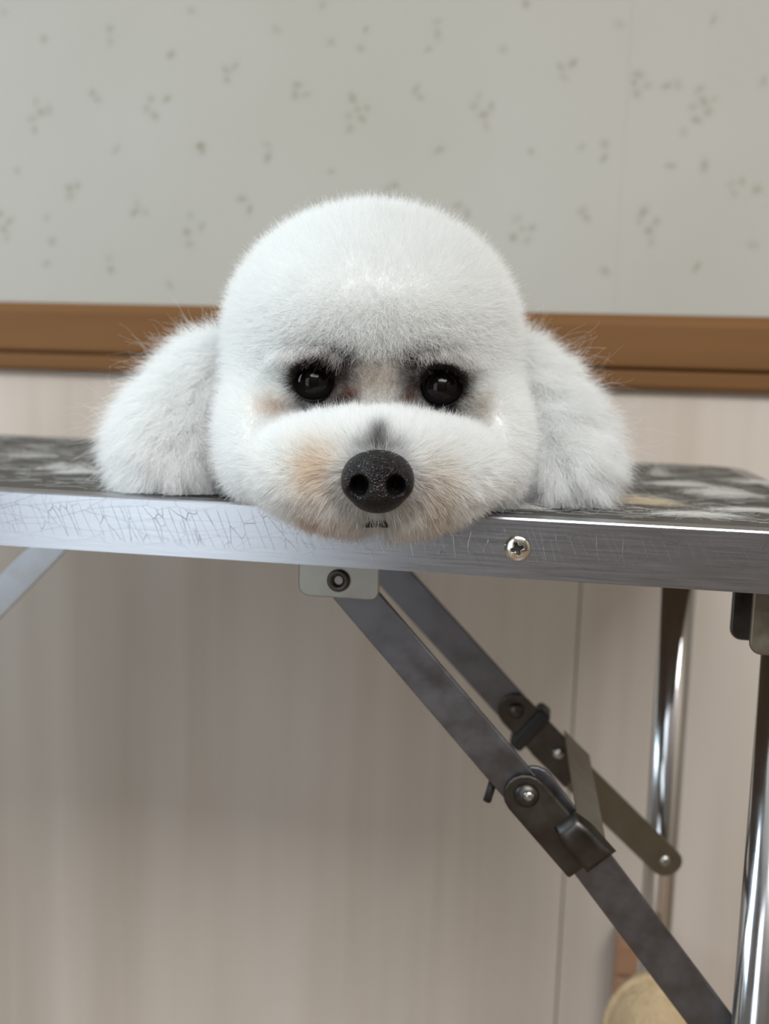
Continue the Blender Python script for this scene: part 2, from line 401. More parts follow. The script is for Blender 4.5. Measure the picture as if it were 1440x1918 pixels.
# edge band: outside face, small rounded top arris, lip, inner wall
loops = [(inset(.002), TT-RAILH), (out, TT-RAILH), (out, TT-RAILH+.0008), (out, TT-.0012), (inset(.0005), TT-.0003), (inset(.0013), TT), (inset(.0125), TT), (inset(.0130), TT-.0005), (inset(.0130), TT-.004), (inset(.002), TT-.004)]
V = []; Fc = []; n = len(out)
for pl, z in loops: V += [(x, y, z) for x, y in pl]
for k in range(len(loops)):
    k2 = (k+1) % len(loops)
    for i in range(n): Fc.append((k*n+i, k*n+(i+1) % n, k2*n+(i+1) % n, k2*n+i))
rail = mesh('edge_rail', V, Fc, M_alu, table)
o = inset(.0132); n = len(o)
def slab(name, pl, z0, z1, m):
    n = len(pl); V = [(x, y, z0) for x, y in pl]+[(x, y, z1) for x, y in pl]
    return mesh(name, V, [tuple(range(n))[::-1], tuple(range(n, 2*n))]+[(i, (i+1) % n, (i+1) % n+n, i+n) for i in range(n)], m, table)
slab('rubber_top', inset(.0132), TT-.0035, TT-.0004, M_mat)
slab('top_board', inset(.0022), TT-.022, TT-.0042, M_board)

# Phillips screw set in the rail face: domed head with a cross recess
def screw(parent, x, z, R, y=0):
    gx = np.linspace(-1, 1, 57); X, Z = np.meshgrid(gx, gx, indexing='ij'); r = np.hypot(X, Z)
    h = .42*np.sqrt(np.clip(1.02-r**2, 0, 1))
    th = math.radians(20); U = X*math.cos(th)+Z*math.sin(th); Vv = -X*math.sin(th)+Z*math.cos(th)
    arm = np.minimum(np.maximum(np.abs(U)/.46, np.abs(Vv)/.13), np.maximum(np.abs(Vv)/.46, np.abs(U)/.13))
    arm = np.minimum(arm, np.hypot(U, Vv)/.24)
    dep = np.clip((1.12-arm)/.2, 0, 1)*.34*np.clip(1.3-r*1.4, .35, 1)
    h = h-dep
    keep = (r <= 1.0); sc = np.where(r > .97, 1/np.maximum(r, 1e-6), 1)
    V = np.stack([X*R, -np.maximum(h, -.05)*R*.75+y, Z*R], -1).reshape(-1, 3)+[x, 0, z]
    I = np.arange(57*57).reshape(57, 57); k4 = keep[:-1, :-1] & keep[1:, :-1] & keep[1:, 1:] & keep[:-1, 1:]
    Q = np.stack([I[:-1, :-1], I[1:, :-1], I[1:, 1:], I[:-1, 1:]], -1)[k4]
    used, inv = np.unique(Q, return_inverse=True); o = np_mesh('screw', V[used], inv.reshape(Q.shape), M_screw, parent)
    o.data.materials.append(M_black); dq = dep.reshape(-1)[Q].mean(1) > .13
    o.data.polygons.foreach_set('material_index', dq.astype(np.int32)); return o
M_screw = steel('screw_steel', s2l(200, 198, 190), s2l(214, 212, 206), .08, .18, 200)
sp = tp(969, 1027, 0)
screw(table, sp[0], sp[2], .0066)['label'] = 'shiny cross-head screw'

EX, EZ = np.array([1., 0, 0]), np.array([0, 0, 1.])
def tplane_plate(name, pts, ly, thick, m, parent=table, bev=.0006):
    """outline given as (x, z) in the table frame; plate thickness goes back from ly"""
    return plate(name, pts, -thick, ((0, ly, 0), EX, EZ), m, parent, bev)
def bar(name, A, B, w, thick, m, r0=True, r1=True, parent=table, bev=.0008):
    """flat bar between two points of the table frame; its broad face looks to the front"""
    A = np.asarray(A, float); B = np.asarray(B, float); d = B-A; L = np.linalg.norm(d); ex = d/L
    ez0 = np.array([0, -1., 0]); ey = np.cross(ez0, ex); ey /= np.linalg.norm(ey)
    return plate(name, stadium(L, w, r0, r1), thick, (A, ex, ey), m, parent, bev)
def rivet(name, P, r, m=None, dome=.4, parent=table):
    return lathe(name, [(r, 0), (r, .15*r), (.9*r, .15*r+.35*dome*r), (.6*r, .15*r+.75*dome*r), (.25*r, .15*r+.97*dome*r), (0, .15*r+dome*r)], P, (0, -1, 0), m or M_rivet, parent, 20)

# centre bracket under the rail with its hollow bolt
YBK = .028
q0 = tp(558, 1115, YBK); q1 = tp(711, 1050, YBK)
brk = tplane_plate('brace_bracket', rrect(q0[0], q0[2], q1[0], TT-.022, (.006, .005, 0, 0)), YBK, .003, M_bracket)
pb = tp(634, 1087, YBK)
bolt = lathe('hollow_bolt', [(.0062, 0), (.0062, .0016), (.0055, .0022), (.0036, .0020), (.0024, .0004), (.0022, -.002), (0, -.002)], pb, (0, -1, 0), M_dsteel, brk, 24)
# front brace: upper bar, lock link, lower bar
YF = .046
fA = tp(638, 1078, YF); fK = tp(986, 1484, YF); fE = tp(1402, 2004, YF)
fK2 = tp(1114, 1622, YF)
br1 = bar('front_brace', fA, tp(996, 1497, YF), .0226, .003, M_steel)
br2 = bar('front_brace', tp(1000, 1470, YF+.0035), fE, .0236, .003, M_steel)
lk = bar('lock_link', tp(985, 1488, YF-.0035), tp(1098, 1618, YF-.0035), .0252, .0030, M_dsteel, True, False, bev=.0014)
rivet('rivet', tp(986, 1489, YF-.0065), .0068, M_dsteel, .45, lk)
rivet('rivet', tp(990, 1491, YF-.0100), .0030, M_rivet, .5, lk)
# bent lock tab
tA = tp(1066, 1545, YF-.0065); tB = tp(1118, 1604, YF-.0065)
dirf = (tB-tA)/np.linalg.norm(tB-tA); nrm = np.cross([0, -1., 0], dirf)
def rounded_tab():
    w, L = .0205, np.linalg.norm(tB-tA)+.008
    bm = bmesh.new(); nu, nv = 12, 14; grid = []
    for i in range(nu+1):
        row = []
        for j in range(nv+1):
            u = i/nu; v = j/nv*2-1
            hgt = .0075*(1-abs(v)**4)**.5*(1-abs(2*u-1)**5)**.4
            shape = 1-.25*max(0, .35-u)/.35
            P = tA-dirf*.004+dirf*(u*L)+nrm*(v*w/2*shape)+np.array([0, -hgt, 0]); row.append(bm.verts.new(P))
        grid.append(row)
    for i in range(nu):
        for j in range(nv): bm.faces.new((grid[i][j], grid[i+1][j], grid[i+1][j+1], grid[i][j+1]))
    return from_bm('lock_tab', bm, M_dsteel, lk, True)
rounded_tab()
# small release pin sticking out below the front brace
pA, pB = tp(924, 1462, YF+.004), tp(912, 1500, YF+.004)
def tube(name, pts, r, m, parent=table, n=14, caps=True):
    pts = [np.asarray(p, float) for p in pts]; V = []; Fc = []
    for i, p in enumerate(pts):
        d = pts[min(i+1, len(pts)-1)]-pts[max(i-1, 0)]; d /= np.linalg.norm(d)
        u = np.cross(d, [0, 1., 0]) if abs(d[1]) < .9 else np.cross(d, [1., 0, 0]); u /= np.linalg.norm(u); v = np.cross(d, u)
        for k in range(n): a = 2*math.pi*k/n; V.append(p+r*(u*math.cos(a)+v*math.sin(a)))
    for i in range(len(pts)-1):
        for k in range(n): k2 = (k+1) % n; Fc.append((i*n+k, i*n+k2, (i+1)*n+k2, (i+1)*n+k))
    if caps: Fc += [tuple(range(n))[::-1], tuple(range((len(pts)-1)*n, len(pts)*n))]
    bm = bmesh.new(); vs = [bm.verts.new(q) for q in V]
    for f in Fc: bm.faces.new([vs[i] for i in f])
    o = from_bm(name, bm, m, parent)
    me = o.data; me.polygons.foreach_set('use_smooth', [len(p.vertices) == 4 for p in me.polygons])
    return o
tube('release_pin', [pA, pA*.5+pB*.5, pB], .0024, M_black)
# rear brace, further under the table
YR = .19
rA = tp(735, 1075, YR); rA = rA+(rA-tp(966, 1331, YR))*.35; rK = tp(972, 1336, YR)
rE = tp(1246, 1612, .238); rM = tp(1085, 1462, YR+.012)
bar('rear_brace', rA, rK, .0240, .003, M_steel)
bar('rear_brace', tp(1020, 1392, YR+.004), rE, .0240, .003, M_strap)
rl = bar('lock_link', tp(966, 1331, YR-.0035), tp(1082, 1452, YR-.0035), .0250, .003, M_dsteel, True, False)
rivet('rivet', tp(966, 1331, YR-.0065), .0055, M_dsteel, .4, rl)
rivet('rivet', tp(1046, 1411, YR-.0065), .0042, M_rivet, .5, rl)
rivet('rivet', tp(1244, 1611, .2355), .0052, M_rivet, .6)
# black tape wound round the rear brace
tA_, tB_ = tp(968, 1388, YR), tp(1018, 1334, YR)
dd = (tB_-tA_); Lb = np.linalg.norm(dd); ex = dd/Lb; ey = np.cross([0, -1., 0], ex)
plate('black_tape', rrect(-.003, -.0052, Lb+.003, .0052, (.003,)*4, 4), .020, (tA_+np.array([0, .010, 0]), ex, ey), M_black, table, .002)
# strap joining the front and rear locks
def strap():
    a, b_ = tp(1079, 1520, YF-.006), tp(1136, 1580, YF-.006); c, d = tp(1104, 1414, YR), tp(1056, 1366, YR)
    t = np.array([0, 0, -.0022]); V = [a, b_, c, d, a+t, b_+t, c+t, d+t]
    return bevel(mesh('lock_strap', V, [(0, 1, 2, 3), (7, 6, 5, 4), (0, 4, 5, 1), (1, 5, 6, 2), (2, 6, 7, 3), (3, 7, 4, 0)], M_strap, table), .0006)
strap()
# left pair of braces (the rear one shows in the left corner)
lA = tp(150, 968, .20); lA2 = tp(94, 1024, .20); lB = tp(29, 1091, .20)
dl = (lB-lA2)/np.linalg.norm(lB-lA2)
lS = lA2+dl*(((TT-.026)-lA2[2])/dl[2])
M_lbrace = steel('lit_brace_steel', s2l(186, 190, 196), s2l(200, 204, 208), .35, .5)  # paler copy of brace steel, light on this brace put into the colour
lb = bar('rear_brace', lS, lS+dl*((lS[0]+.472)/-dl[0]), .0232, .003, M_lbrace)
lf0 = lS.copy(); lf0[1] = YF
bar('front_brace', lf0, lf0+dl*((lS[0]+.472)/-dl[0]), .0232, .003, M_steel)
# legs: two chrome tubes at each end, splayed a little, with rubber feet
def leg(A, B, r=.013):
    t = tube('leg', [A, B], r, M_chrome, table, 32)
    d = (np.asarray(B)-A)/np.linalg.norm(np.asarray(B)-A)
    tube('rubber_foot', [np.asarray(B)-d*.03, np.asarray(B)], r*1.25, M_black, t, 20)
    return t
ln = tp(1474, 1240, .034); ll = tp(1418, 1918, .030); dn = (ll-ln)/(ll[2]-ln[2])
leg(ln+dn*(TT-.024-ln[2]), ln+dn*(.0-ln[2]))
fn = tp(1271, 1105, .262); fl = tp(1235, 1640, .292); df = (fl-fn)/(fl[2]-fn[2])
leg(fn+df*(TT-.023-fn[2]), fn+df*(0-fn[2]))
for yy0, yy1 in ((.036, .03), (.262, .34)):
    leg(np.array([-.46, yy0, TT-.024]), np.array([-.47, yy1, 0]))
# leg hinge bracket near the right end: two rounded cheeks
def cheek(px0, pyb, px1, ly, m, rr=(.006, .006)):
    a = tp(px0, pyb, ly); b_ = tp(px1, pyb, ly)
    return tplane_plate('hinge_bracket', rrect(a[0], a[2], b_[0], TT-.023, (rr[0], rr[1], 0, 0)), ly, .003, m, table, .001)
cheek(1366, 1198, 1450, .052, M_dsteel)
cheek(1402, 1226, 1520, .014, M_strap)

# ------------------------------------------------------------------ fur materials
def fur_mat(name, attr='strand_color', base=None):
    m = bpy.data.materials.new(name); m.use_nodes = True; nt = m.node_tree; nt.nodes.clear()
    out = N(nt, 'ShaderNodeOutputMaterial')
    df = N(nt, 'ShaderNodeBsdfDiffuse'); tr = N(nt, 'ShaderNodeBsdfTranslucent'); gl = N(nt, 'ShaderNodeBsdfGlossy'); gl.inputs['Roughness'].default_value = .45
    if attr:
        a = N(nt, 'ShaderNodeAttribute', attribute_name=attr); src = a.outputs['Color']
        for nd in (df, tr): nt.links.new(src, nd.inputs['Color'])
    else:
        for nd in (df, tr): nd.inputs['Color'].default_value = base
    gl.inputs['Color'].default_value = (.9, .9, .9, 1)
    m1 = N(nt, 'ShaderNodeMixShader'); m1.inputs[0].default_value = .50; nt.links.new(df.outputs[0], m1.inputs[1]); nt.links.new(tr.outputs[0], m1.inputs[2])
    m2 = N(nt, 'ShaderNodeMixShader'); m2.inputs[0].default_value = .01; nt.links.new(m1.outputs[0], m2.inputs[1]); nt.links.new(gl.outputs[0], m2.inputs[2])
    nt.links.new(m2.outputs[0], out.inputs[0]); return m
M_fur = fur_mat('dog_fur')
M_clip = fur_mat('cut_fur', None, (.86, .85, .82, 1))
M_clip_cream = fur_mat('cut_cream_fur', None, (.80, .70, .54, 1))

# ------------------------------------------------------------------ the dog: signed distance field in camera-parallel axes
# X right, Y up, Z away from the lens, metres from the lens; the field is only a way to write down the head's measured shape
def P3(px, py, d): return np.array([(px-720)/F*d, -(py-959)/F*d, d])
def smin(a, b, k): h = np.clip(.5+.5*(b-a)/k, 0, 1); return b+(a-b)*h-k*h*(1-h)
def smax(a, b, k): return -smin(-a, -b, k)
def ell(p, c, r, rot=0):
    q = p-c
    if rot:
        cs, sn = math.cos(rot), math.sin(rot); q = np.stack([q[:, 0]*cs+q[:, 1]*sn, -q[:, 0]*sn+q[:, 1]*cs, q[:, 2]], 1)
    r = np.asarray(r); k0 = np.linalg.norm(q/r, axis=1); k1 = np.linalg.norm(q/r**2, axis=1)
    return k0*(k0-1)/np.maximum(k1, 1e-9)
def rcone(p, a, b, r1, r2):
    ba = b-a; t = np.clip(((p-a)@ba)/(ba@ba), 0, 1)
    return np.linalg.norm(p-a-t[:, None]*ba, axis=1)-(r1+(r2-r1)*t)
UPW = np.array([RX[2], UX[2], FX[2]])                       # world up in these axes
def height(p): return p@UPW + CAM[2] - TT                    # height above the table top
s = lambda px, d: px*d/F
TYC = np.array([TY@RX, TY@UX, TY@FX]); F0YZ = (F0-CAM)@TY   # rail face in these axes
EYE = [P3(586, 713, .4730), P3(828, 722, .4735)]
NOSE = P3(707, 903, .424)
def comps(p):
    skull = ell(p, P3(697, 632, .548), (s(280, .535), s(242, .540), .080))
    fore = ell(p, P3(700, 590, .520), (s(220, .5), s(132, .5), .065))
    side = ell(p, P3(698, 800, .543), (s(294, .530), s(240, .53), .064))
    skull = smin(smin(skull, fore, .02), side, .02)
    for cx_ in (478, 926): skull = smin(skull, ell(p, P3(cx_, 838, .512), (s(62, .51), s(112, .51), .034)), .022)
    mz = np.minimum(ell(p, P3(615, 888, .490), (s(172, .472), s(103, .470), .050), -.14), ell(p, P3(790, 893, .490), (s(170, .472), s(105, .470), .050), .14))
    mz = smin(mz, ell(p, P3(703, 872, .480), (s(190, .465), s(108, .462), .050)), .012)
    eL = smin(rcone(p, P3(412, 715, .572), P3(338, 795, .566), s(108, .562), s(110, .562)), ell(p, P3(338, 845, .560), (s(118, .558), s(85, .558), .034)), .02)
    eR = smin(rcone(p, P3(962, 725, .572), P3(1028, 815, .562), s(108, .562), s(108, .562)), ell(p, P3(1038, 868, .552), (s(106, .55), s(82, .55), .034)), .02)
    T = np.array
    def W(x, y, z):   # table frame -> these axes
        w = F0+TX*x+TY*y+np.array([0, 0, z]) - CAM; return np.array([w@RX, w@UX, w@FX])
    tor = rcone(p, W(-.015, .17, .075), W(-.035, .31, .062), .072, .062)
    tor = smin(tor, rcone(p, W(-.075, .29, .035), W(-.085, .22, .020), .034, .020), .02)      # hind legs folded
    tor = smin(tor, rcone(p, W(.030, .29, .035), W(.045, .22, .020), .034, .020), .02)
    tor = smin(tor, rcone(p, W(-.055, .15, .03), W(-.050, .075, .018), .024, .018), .02)      # fore legs under the head
    tor = smin(tor, rcone(p, W(.025, .15, .03), W(.020, .075, .018), .024, .018), .02)
    tor = smin(tor, rcone(p, W(-.035, .365, .07), W(-.035, .385, .11), .016, .020), .015)     # docked tail
    hh = height(p)
    rest = lambda d: smax(d, .001-hh, .006)
    blk = np.maximum(hh, F0YZ-p@TYC)
    off = smax(skull, .002-blk, .004), smax(mz, .002-blk, .004)
    return off[0], off[1], rest(eL), rest(eR), rest(tor)
def sockets(p):
    a = ell(p, P3(588, 718, .4600), (s(74, .46), s(44, .46), .0160), .10)
    b_ = ell(p, P3(826, 726, .4605), (s(72, .46), s(46, .46), .0160), -.10)
    c = ell(p, P3(705, 722, .4520), (s(90, .46), s(34, .46), .0090))
    return smin(np.minimum(a, b_), c, .006)
def envelope(p):
    sk, mz, eL, eR, tor = comps(p)
    d = smax(sk, -sockets(p), .006)
    d = smin(d, mz, .012)
    d = smin(d, eL, .006); d = smin(d, eR, .006); d = smin(d, tor, .015)
    return d
def eye_dist(p): return np.minimum(np.linalg.norm((p-EYE[0])*[1, 1.1, .7], axis=1), np.linalg.norm((p-EYE[1])*[1, 1.1, .7], axis=1))
def fur_len(p):
    L = np.full(len(p), .0060)
    sk, mz, eL, eR, tor = comps(p); L = np.where(np.minimum(eL, eR) < sk, .0090, L)
    L = np.where(mz < np.minimum(sk, .01), .0068, L)
    e = eye_dist(p); L = np.minimum(L, .0016+np.clip(e-.010, 0, 1)*.45)
    u = 720+F*p[:, 0]/p[:, 2]; v = 959-F*p[:, 1]/p[:, 2]
    mid = np.exp(-(((u-706)/95)**2+((v-715)/42)**2)**2); L = L*(1-.55*mid)
    nd = np.linalg.norm((p-NOSE)*[1, 1.1, .6], axis=1); L = np.minimum(L, .0022+np.clip(nd-.014, 0, 1)*.5)
    return L
def skin(p): return envelope(p)+fur_len(p)
def grid_eval(fn, lo, hi, h):
    ax = [np.arange(lo[k], hi[k]+h, h) for k in range(3)]; sh = tuple(len(a) for a in ax)
    out = np.empty(sh)
    for i in range(0, sh[0], 12):
        G = np.stack(np.meshgrid(ax[0][i:i+12], ax[1], ax[2], indexing='ij'), -1)
        out[i:i+12] = fn(G.reshape(-1, 3)).reshape(G.shape[:3])
    return out
R3 = np.stack([RX, UX, FX])                                   # rows: axes in world
def to_world(p): return CAM + np.asarray(p)@R3
def grad(fn, p, e=4e-4):
    g = np.stack([fn(p+e*np.eye(3)[k])-fn(p-e*np.eye(3)[k]) for k in range(3)], 1)
    return g/np.maximum(np.linalg.norm(g, axis=1, keepdims=True), 1e-9)
WHITE = np.array([.950, .960, .950])
def uv(p): return 720+F*p[:, 0]/p[:, 2], 959-F*p[:, 1]/p[:, 2]
BLOBS = [  # centre, radii, colour, strength : the coat's own markings and tear stains
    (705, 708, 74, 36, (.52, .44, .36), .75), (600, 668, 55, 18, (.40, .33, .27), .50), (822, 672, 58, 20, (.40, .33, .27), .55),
    (520, 764, 36, 17, (.78, .62, .50), .75), (895, 762, 26, 30, (.55, .46, .36), .60),
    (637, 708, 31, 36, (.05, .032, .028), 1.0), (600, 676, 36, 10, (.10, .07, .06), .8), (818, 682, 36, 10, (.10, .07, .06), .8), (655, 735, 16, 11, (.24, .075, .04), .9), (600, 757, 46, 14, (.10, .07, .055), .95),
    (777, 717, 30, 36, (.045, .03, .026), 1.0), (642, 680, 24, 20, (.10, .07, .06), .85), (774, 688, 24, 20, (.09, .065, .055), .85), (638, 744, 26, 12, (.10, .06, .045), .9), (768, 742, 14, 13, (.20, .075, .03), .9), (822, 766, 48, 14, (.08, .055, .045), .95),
    (605, 880, 42, 36, (.80, .62, .43), .6), (590, 965, 32, 26, (.66, .40, .25), .60), (640, 972, 36, 20, (.62, .46, .35), .5),
    (806, 925, 36, 55, (.66, .54, .42), .60), (770, 985, 36, 16, (.50, .36, .27), .5), (870, 1000, 30, 22, (.74, .56, .42), .45),
    (707, 834, 15, 14, (.06, .06, .055), .9), (707, 848, 36, 9, (.12, .115, .11), .7), (705, 970, 44, 8, (.30, .22, .18), .5),
]
def fur_color(p):
    u, v = uv(p); C = np.repeat(WHITE[None], len(p), 0); front = np.clip((.53-p[:, 2])/.02, 0, 1)
    for bu, bv, ru, rv, c, st in BLOBS:
        w = st*front*np.exp(-(((u-bu)/ru)**2+((v-bv)/rv)**2)); C = C*(1-w[:, None])+np.array(c)*w[:, None]
    for (eu, ev, a, b_) in ((586, 713, 41, 36), (828, 722, 41, 38)):
        r = np.hypot((u-eu)/a, (v-ev)/b_); w = front*np.clip((1.14-r)/.16, 0, 1); C = C*(1-w[:, None])+np.array((.035, .025, .022))*w[:, None]
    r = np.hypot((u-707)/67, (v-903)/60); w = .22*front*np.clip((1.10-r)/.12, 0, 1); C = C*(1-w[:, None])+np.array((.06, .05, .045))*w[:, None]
    # mouth
    r = np.hypot((u-706)/24, (v-978)/9); w = front*np.clip((1.3-r)/.3, 0, 1); C = C*(1-w[:, None])+np.array((.02, .012, .012))*w[:, None]
    return C

dog = empty('dog', (F0+TX*-.02+TY*.12).tolist()); dog.location.z = TT
tag(dog, 'small white fluffy dog resting its chin over the edge of the grooming table', 'dog')
lo, hi = (-.185, -.075, .415), (.165, .175, .985); h = .0026
f = grid_eval(skin, lo, hi, h); V, Q = surface_nets(f, np.array(lo), h)
M_skin, nt, b = mat('dog_skin', rough=.9); b.inputs['Specular IOR Level'].default_value = .0
nt.links.new(N(nt, 'ShaderNodeAttribute', attribute_name='skin_color').outputs['Color'], b.inputs['Base Color'])
bump(nt, b, noise(nt, coords(nt), 700, 4), .4, .001)
DL = np.array(dog.location)
body = np_mesh('body', to_world(V)-DL, Q, M_skin, dog)
vcol(body, 'skin_color', fur_color(V)*.93)

# --- fur strands
def wob(p, freq, seed):
    r = np.random.default_rng(seed); o = np.zeros_like(p)
    for k in range(6):
        d = r.normal(size=(3, 3)); d /= np.linalg.norm(d, axis=1, keepdims=True); ph = r.uniform(0, 6.28, 3)
        o += np.sin((p@d.T)*freq*r.uniform(.6, 1.6)+ph)@r.normal(size=(3, 3))
    return o/4
def unit(v): return v/np.maximum(np.linalg.norm(v, axis=1, keepdims=True), 1e-9)
tri = np.concatenate([Q[:, [0, 1, 2]], Q[:, [0, 2, 3]]]); A, B, Cc = V[tri[:, 0]], V[tri[:, 1]], V[tri[:, 2]]
nn = np.cross(B-A, Cc-A); ar = np.linalg.norm(nn, axis=1)/2; cen = (A+B+Cc)/3
gn = grad(skin, cen); view = -unit(cen)
facing = (gn*view).sum(1)
cs = np.stack(comps(cen), 1); reg = cs.argmin(1)            # 0 skull 1 muzzle 2/3 ears 4 trunk
hc = height(cen)
TIPDIR = np.array([0, -1., 0])
def sample(mask, n):
    idx = np.flatnonzero(mask); w = ar[idx]*np.where(facing[idx] > -.35, 1, .12); w /= w.sum()
    t = rng.choice(idx, n, p=w); r1 = np.sqrt(rng.random(n)); r2 = rng.random(n)
    return (1-r1)[:, None]*A[t]+(r1*(1-r2))[:, None]*B[t]+(r1*r2)[:, None]*Cc[t]
def grow(name, roots, direction, length, K=5, lv=.15, rad=.00006, curl=0., sag=0., label=None, jit=.25, clump=.5, cfreq=1100, seed=1, radial=None):
    n = len(roots); d = unit(direction+rng.normal(size=(n, 3))*jit)
    length = length*rng.normal(1, lv, n).clip(.4, 1.9)
    cl = wob(roots, cfreq, seed)*clump + wob(roots, cfreq*2.7, seed+5)*clump*.5
    t = np.linspace(0, 1, K)
    ph = rng.uniform(0, 6.28, n); side = unit(np.cross(d, rng.normal(size=(n, 3))))
    P = roots[:, None]+d[:, None]*(length[:, None]*t)[..., None]
    P = P+(cl*length[:, None]*.30)[:, None]*(t**1.5)[None, :, None]
    if curl: P = P+side[:, None]*((np.sin(t[None]*5+ph[:, None])-np.sin(ph)[:, None])*length[:, None]*curl*t[None])[..., None]
    if sag: P = P-UPW[None, None]*(length[:, None]*sag*t[None]**2)[..., None]
    # keep strands out of the table
    hgt = P@UPW+CAM[2]-TT; over = (P[..., 2] > .496)
    P = P+UPW*(np.where(over & (hgt < .0012), .0012-hgt, 0))[..., None]
    col = fur_color(roots)*rng.normal(1, .03, (n, 1)).clip(.88, 1.02)
    R = rad*np.linspace(1, .35, K)
    o = hair(name, to_world(P)-DL, R, M_fur, dog, col.clip(0, .975)); tag(o, label=label, kind='stuff'); return o
er = eye_dist(cen)
vis = hc > -.2
# skull: dense scissored coat standing straight out
r = sample((reg == 0), 170000); g = grad(skin, r); L = fur_len(r); e = eye_dist(r)
u_, v_ = uv(r)
away = r-np.where((u_ < 706)[:, None], EYE[0], EYE[1]); away = unit(away-g*(away*g).sum(1, keepdims=True))
nearw = np.clip((.032-e)/.02, 0, 1)[:, None]
side_comb = np.clip((u_-820)/120, 0, 1)*np.clip((v_-620)/80, 0, 1)
dirn = g*(1-.45*nearw)+away*.6*nearw+np.array([.25, -.55, 0])*side_comb[:, None]
grow('head_fur', r, dirn, L*1.25+.0006, label='short dense white coat of the head', jit=.40, clump=.14, seed=3, lv=.28)
# muzzle: brushed away from the nose
r = sample((reg == 1), 110000); u_, v_ = uv(r); r = r[np.hypot((u_-706)/22, (v_-972)/14) > 1]; g = grad(skin, r); L = fur_len(r)
aw = r-NOSE; aw = unit(aw-g*(aw*g).sum(1, keepdims=True)); nd = np.linalg.norm(r-NOSE, axis=1)
k = np.clip((.05-nd)/.035, 0.12, 1)[:, None]
u_, v_ = uv(r); low = (np.exp(-((u_-706)/150)**2)*np.clip((v_-930)/40, 0, 1))[:, None]
dirn = g*(1-.35*k)+aw*(.25+.75*k)+np.array([0, -.5, 0])*low
grow('muzzle_fur', r, dirn, L*(1.12+.45*low[:, 0])+.0005+.004*k[:, 0]*rng.random(len(r)), label='rounded white muzzle coat with tan stains by the nose', jit=.17, clump=.4, curl=.06, seed=9)
# ears: long combed hair hanging down
for rg, lab, sx_, sd in ((2, 'long combed white hair of the ear on the bright side', -1, 21), (3, 'long combed white hair of the ear on the shaded side', 1, 33)):
    r = sample((reg == rg), 70000); g = grad(skin, r); top = np.clip((700-uv(r)[1])/120, 0, 1)[:, None]
    dirn = g*.75+np.array([sx_*.22, -.62, 0])+np.array([sx_*.15, .1, 0])*top
    o = grow('ear_fur', r, dirn, fur_len(r)*1.75, K=7, rad=.000055, curl=.10, sag=.12, label=lab, jit=.20, clump=.75, cfreq=700, seed=sd)
# stray wisps on the outer edge of the ears
def wisps(side, n, seed):
    r_ = np.random.default_rng(seed)
    rg = 2 if side < 0 else 3
    m = (reg == rg) & (np.abs(facing) < .5) & (gn[:, 0]*side > .15) & (hc > .02)
    r = sample(m, n); g = grad(skin, r)
    return grow('stray_hairs', r, g+np.array([side*.5, .05, 0]), np.full(n, .030), K=8, rad=.000045, curl=.22, sag=.15, jit=.55, clump=.6, seed=seed)
wisps(-1, 130, 51); wisps(1, 130, 52)
# coarser guard hairs: brow over the eyes, round the nose, over the face
r = sample((reg == 0) & (cen[:, 2] < .60), 16000); g = grad(skin, r); e = eye_dist(r)
away = r-np.where((uv(r)[0] < 706)[:, None], EYE[0], EYE[1]); away = unit(away-g*(away*g).sum(1, keepdims=True))
grow('guard_hairs', r, g*.8+away*.35+np.array([0, -.15, 0]), np.minimum(fur_len(r)*1.25+.001, .011), K=6, rad=.00009, curl=.12, jit=.30, clump=.4, seed=61)
uc, vc = uv(cen); r = sample((reg == 0) & (cen[:, 2] < .52) & (np.minimum(np.hypot((uc-578)/66, (vc-660)/15), np.hypot((uc-840)/66, (vc-662)/15)) < 1), 2600); g = grad(skin, r)
grow('brow_hairs', r, g*.9+np.array([0, -.28, -.45]), np.full(len(r), .0095), K=6, rad=.00008, curl=.10, sag=.25, jit=.22, clump=.5, seed=63)
nd = np.linalg.norm(cen-NOSE, axis=1); r = sample((reg == 1) & (nd < .040), 5200); u_, v_ = uv(r); r = r[np.hypot((u_-706)/24, (v_-966)/16) > 1]; g = grad(skin, r); aw = r-NOSE; aw = unit(aw-g*(aw*g).sum(1, keepdims=True))
grow('muzzle_hairs', r, aw*1.0+g*.38+np.array([0, -.22, 0]), rng.uniform(.006, .013, len(r)), K=6, rad=.00009, curl=.14, sag=.15, jit=.16, clump=.7, seed=65)
# trunk
r = sample((reg == 4), 42000); g = grad(skin, r)
grow('body_fur', r, g+np.array([0, -.1, .25]), np.full(len(r), .0135), rad=.00009, jit=.25, clump=.6, seed=41)

# lashes: short dark hairs that shade the eyes from above
for k, (eu, ev, a_, b2) in enumerate(((586, 713, 33, 29), (828, 722, 34, 31))):
    n = 620; an = rng.uniform(.15, math.pi-.15, n); up_ = rng.uniform(.98, 1.22, n)
    rt = np.stack([P3(eu+a_*u*math.cos(a), ev-b2*u*math.sin(a), EYE[k][2]-.0005) for a, u in zip(an, up_)])
    dr = np.stack([np.cos(an)*.25, np.full(n, .10), np.full(n, -1.)], 1)
    grow('lashes', rt, dr, np.full(n, .0072), K=5, rad=.00010, jit=.16, clump=.3, curl=.08, sag=.1, seed=71+k)
